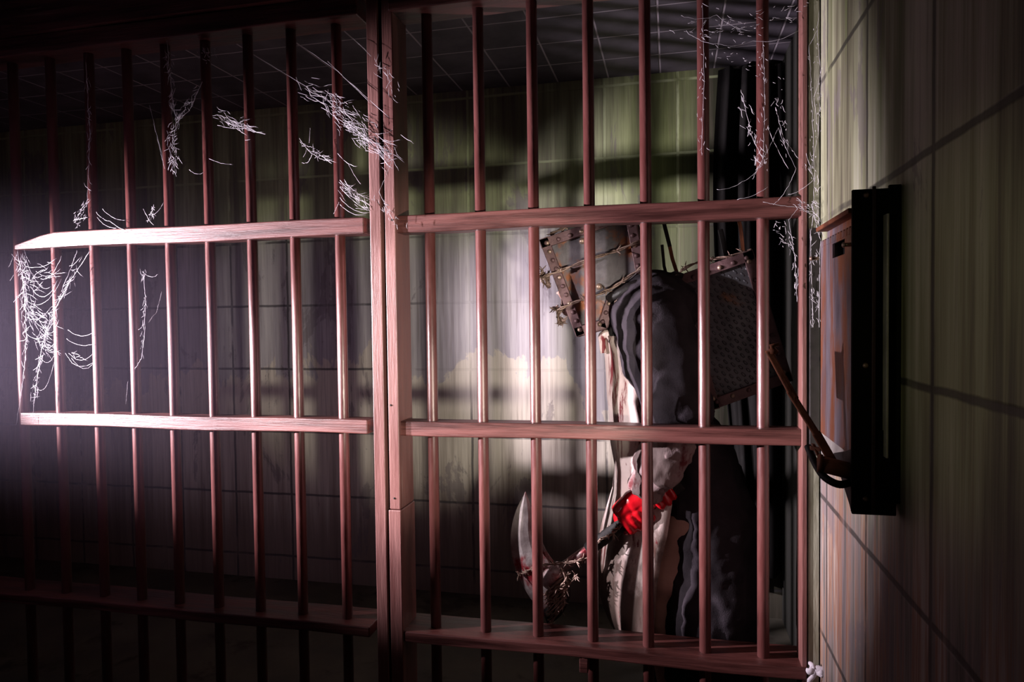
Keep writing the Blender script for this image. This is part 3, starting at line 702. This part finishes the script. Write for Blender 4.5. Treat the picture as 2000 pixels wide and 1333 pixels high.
web('thick white cobweb hanging under the left end of the upper rail', Yw,
    [([(34,492),(44,540),(50,600),(52,660),(48,720),(40,780)],T*1.5,.0), ([(176,490),(140,545),(105,610),(84,670),(74,730),(66,790)],T*2,0), ([(150,490),(140,520),(120,570)],T*1.3,0),
     ([(50,520),(110,505)],T,.12),([(48,500),(100,560)],T,.3),([(70,530),(118,525)],T,.2),([(55,590),(120,545)],T,.25),([(52,620),(100,600)],T,.2),([(60,560),(112,548)],T,.35),([(80,545),(120,500)],T,.2),
     ([(84,640),(115,625)],T,.4),([(82,670),(112,660)],T,.4),([(80,700),(108,690)],T,.4),([(50,650),(86,655)],T,.2),([(52,600),(90,640)],T,.2),([(72,760),(108,700)],T*.8,.3),([(40,780),(32,830)],T*.8,0),([(66,790),(64,830)],T*.8,0)],
    [([(40,500),(50,560),(54,640)],13,150,26), ([(52,640),(46,740)],5,30,20), ([(160,505),(110,600),(84,665)],5,80,28), ([(84,665),(74,730),(66,790)],5,60,22), ([(60,540),(110,540)],22,45,22), ([(60,600),(95,645)],20,90,22), ([(75,660),(110,690)],14,50,22)], seed=3)
web('fine sagging cobweb strung between the two bars nearest the left edge, below the upper rail', Yw+.03,
    [([(133,645),(182,650)],T,.15),([(130,662),(184,672)],T,.12),([(135,690),(182,690)],T,.22),([(140,700),(184,708)],T,.35),([(128,690),(150,715),(184,708)],T,.1)], [([(135,690),(165,700)],7,14,12)], seed=4)
web('single dusty cobweb thread hanging beside the third bar', Yw+.03, [([(280,535),(284,590),(282,660),(276,700),(264,722)],T*1.3,0),([(278,530),(310,535)],T*.7,.2),([(316,570),(306,610),(290,630)],T*.6,0),([(250,745),(246,790)],T*.6,0)], [([(280,530),(280,560)],3,16,16),([(283,570),(276,700)],2,40,14)], seed=5)
web('long vertical cobweb strand with a clump resting on the left upper rail', Yw+.02,
    [([(168,120),(172,200),(176,260),(173,330),(170,400)],T,0),([(170,400),(145,430)],T*1.5,0),([(145,430),(172,425)],T*1.5,0),([(188,415),(215,432),(258,450)],T,.1),([(190,425),(230,445)],T,.15),([(200,408),(245,430)],T,.12)],
    [([(170,150),(176,240)],3,26,20),([(175,250),(171,380)],2,24,22),([(168,395),(150,440)],10,60,12)], seed=6)
web('ragged forked cobweb hanging from the left top rail', Yw, [([(326,80),(336,190),(345,240),(335,290)],T*1.2,0),([(395,160),(370,215),(345,240)],T*1.2,0),([(292,205),(312,290),(322,330)],T*.7,0),([(300,240),(318,310)],T*.6,0),([(300,400),(290,420),(320,395)],T,.2),([(280,408),(300,440)],T,.1)],
    [([(326,100),(336,200),(346,236)],7,110,18),([(385,175),(348,236)],6,60,16),([(346,236),(336,280),(342,340)],11,120,16),([(400,100),(410,110)],14,40,10),([(300,400),(298,430)],8,30,10)], seed=7)
web('small torn cobweb drifting between two middle bars of the left panel', Yw+.01, [([(425,245),(485,250),(520,262)],T,.05),([(408,310),(455,322)],T*.8,.05),([(370,332),(400,336)],T*.8,.2)], [([(425,225),(500,258)],14,60,22),([(440,240),(490,250)],5,40,22)], seed=8)
web('streaky cobweb stretched across the double post', Yw-.02,
    [([(590,90),(660,140),(760,230)],T*.7,0),([(500,110),(600,170),(730,260)],T*.6,0),([(690,75),(725,110)],T*.7,0),([(640,120),(722,200)],T*.7,0),([(766,315),(740,375),(772,440)],T*.7,0)],
    [([(600,170),(690,240),(770,300)],26,130,34),([(680,245),(766,315)],12,120,34),([(640,180),(730,250)],16,60,22),([(735,110),(775,190)],14,40,20),([(735,380),(772,440)],14,40,12)], seed=9)
web('pale cobweb sagging from the last bar to the post above the left upper rail', Yw-.005,
    [([(664,352),(722,400)],T*1.2,.06),([(664,365),(722,412)],T*1.2,.08),([(663,385),(722,415)],T,.15),([(664,400),(715,420)],T,.12),([(662,395),(652,418)],T,0),([(672,350),(700,390)],T,.05)], [([(668,360),(722,412)],10,70,24)], seed=10)
web('thin cobweb caught between the last three bars of the left panel', Yw, [([(585,270),(610,300),(648,315)],T*1.3,.08),([(610,300),(600,318),(590,318)],T,.1),([(660,300),(698,325)],T,.1),([(680,320),(705,360)],T*.8,.05),([(606,250),(604,280)],T*.6,0)], [([(590,280),(646,316)],5,50,18),([(645,210),(690,245)],14,40,24)], seed=11)
web('large torn cobweb hanging over the top right of the gate', Yw,
    [([(1400,370),(1450,355),(1490,320)],T*.7,.1),([(1440,390),(1500,365)],T*.7,.08),([(1450,190),(1470,270),(1490,310),(1470,350)],T*.8,0),([(1515,210),(1530,270),(1560,310)],T*.8,0),([(1500,250),(1540,330)],T*.7,.05),([(1555,330),(1530,380),(1510,400)],T*.7,.05),([(1490,310),(1520,250),(1555,330)],T*.6,.05),([(1490,80),(1494,200),(1490,320)],T*.5,0)],
    [([(1450,190),(1475,280),(1480,330)],14,70,18),([(1490,80),(1495,330)],12,60,10),([(1520,190),(1535,300)],12,40,14)], seed=12)
web('wispy cobweb crossing the tops of the last gate bars', Yw, [([(1340,60),(1400,85),(1470,80),(1560,60)],T*.6,.1),([(1330,30),(1400,30),(1470,60)],T*.6,.1),([(1372,10),(1375,150),(1370,300)],T*.5,0)],
    [([(1330,60),(1480,40),(1560,30)],30,120,14), ([(1372,10),(1370,300)],7,50,9), ([(1372,90),(1540,160)],20,40,8)], seed=15)
web('glinting cobweb knotted round the right end of the upper gate rail', Yw-.02,
    [([(1490,395),(1560,405),(1588,420)],T,.02),([(1540,380),(1590,350)],T*.8,.1),([(1585,400),(1602,470),(1600,640)],T*1.2,0),([(1588,420),(1583,460),(1588,640)],T,0),([(1560,405),(1540,430),(1552,500),(1557,590)],T*.8,0),([(1575,300),(1590,350),(1588,420)],T*.7,0)],
    [([(1555,395),(1595,405)],12,50,14),([(1590,400),(1605,460)],7,40,16),([(1535,430),(1552,500),(1557,590)],6,60,12),([(1515,440),(1545,480)],14,40,12),([(1583,460),(1588,640)],4,50,14),([(1595,470),(1600,640)],3,46,14),([(1575,300),(1600,380)],12,30,14)], seed=13)
web('sparse cobweb flecks on the jamb at the upper right', 2.15, [([(1600,20),(1596,60),(1604,160),(1598,260),(1585,330)],T*.5,.0),([(1580,90),(1596,60)],T*.5,0),([(1580,90),(1586,200),(1590,330)],T*.5,0),([(1590,190),(1612,100)],T*.7,.05),([(1590,190),(1598,260)],T*.5,0)], [([(1596,60),(1604,260)],8,50,5),([(1580,90),(1590,330)],7,36,5)], seed=14)
# rag knotted at the foot of the jamb
b = MB(); rg = random.Random(2)
for k in range(7):
    a = rg.uniform(0, 6.28); c = at(1592,1308,2.14)
    b.tube(smoothed([c + Vector((rg.uniform(-.008,.008),0,rg.uniform(-.006,.006))), c + Vector((math.cos(a)*.016, rg.uniform(-.012,.004), math.sin(a)*.011)), c + Vector((math.cos(a)*.027, rg.uniform(-.012,.006), math.sin(a)*.016))], 3), [.013]*3+[.011]*3+[.005], 8, flat=.6)
b.tube(smoothed([at(1592,1308,2.14), at(1588,1322,2.135), at(1580,1333,2.14), at(1592,1350,2.14)], 4), [.008]*4+[.007]*4+[.006]*4+[.003], 7, flat=.5)
o = obj('rag', b, M_RAG); tag(o, 'small knotted white rag on the foot of the jamb', 'rag')

# ------------------------------------------------------------------ violet haze in the lamp's beam
b = MB(); b.box((-3.3,1.15,.5), (-1.35,2.12,2.2)); mt = bpy.data.materials.new('violet_haze'); mt.use_nodes = True; nt = mt.node_tree
nt.nodes.remove(nt.nodes['Principled BSDF']); v = nt.nodes.new('ShaderNodeVolumeScatter'); v.inputs['Color'].default_value = (.82,.70,1,1); v.inputs['Density'].default_value = .02; v.inputs['Anisotropy'].default_value = .1
tc_ = nt.nodes.new('ShaderNodeTexCoord'); sx_ = nt.nodes.new('ShaderNodeSeparateXYZ'); nt.links.new(tc_.outputs['Object'], sx_.inputs[0])
d1 = nt.nodes.new('ShaderNodeMath'); d1.operation = 'SUBTRACT'; nt.links.new(sx_.outputs[2], d1.inputs[0]); d1.inputs[1].default_value = 1.42
d2 = nt.nodes.new('ShaderNodeMath'); d2.operation = 'ABSOLUTE'; nt.links.new(d1.outputs[0], d2.inputs[0])
mr_ = nt.nodes.new('ShaderNodeMapRange'); mr_.interpolation_type = 'SMOOTHSTEP'; nt.links.new(d2.outputs[0], mr_.inputs[0])
mr_.inputs[1].default_value = .05; mr_.inputs[2].default_value = .62; mr_.inputs[3].default_value = .027; mr_.inputs[4].default_value = 0.0; nt.links.new(mr_.outputs[0], v.inputs['Density'])
nt.links.new(v.outputs[0], nt.nodes['Material Output'].inputs['Volume'])
o = obj('haze', b, mt); tag(o, 'faint violet haze in front of the left end of the bars', 'haze', kind='stuff')
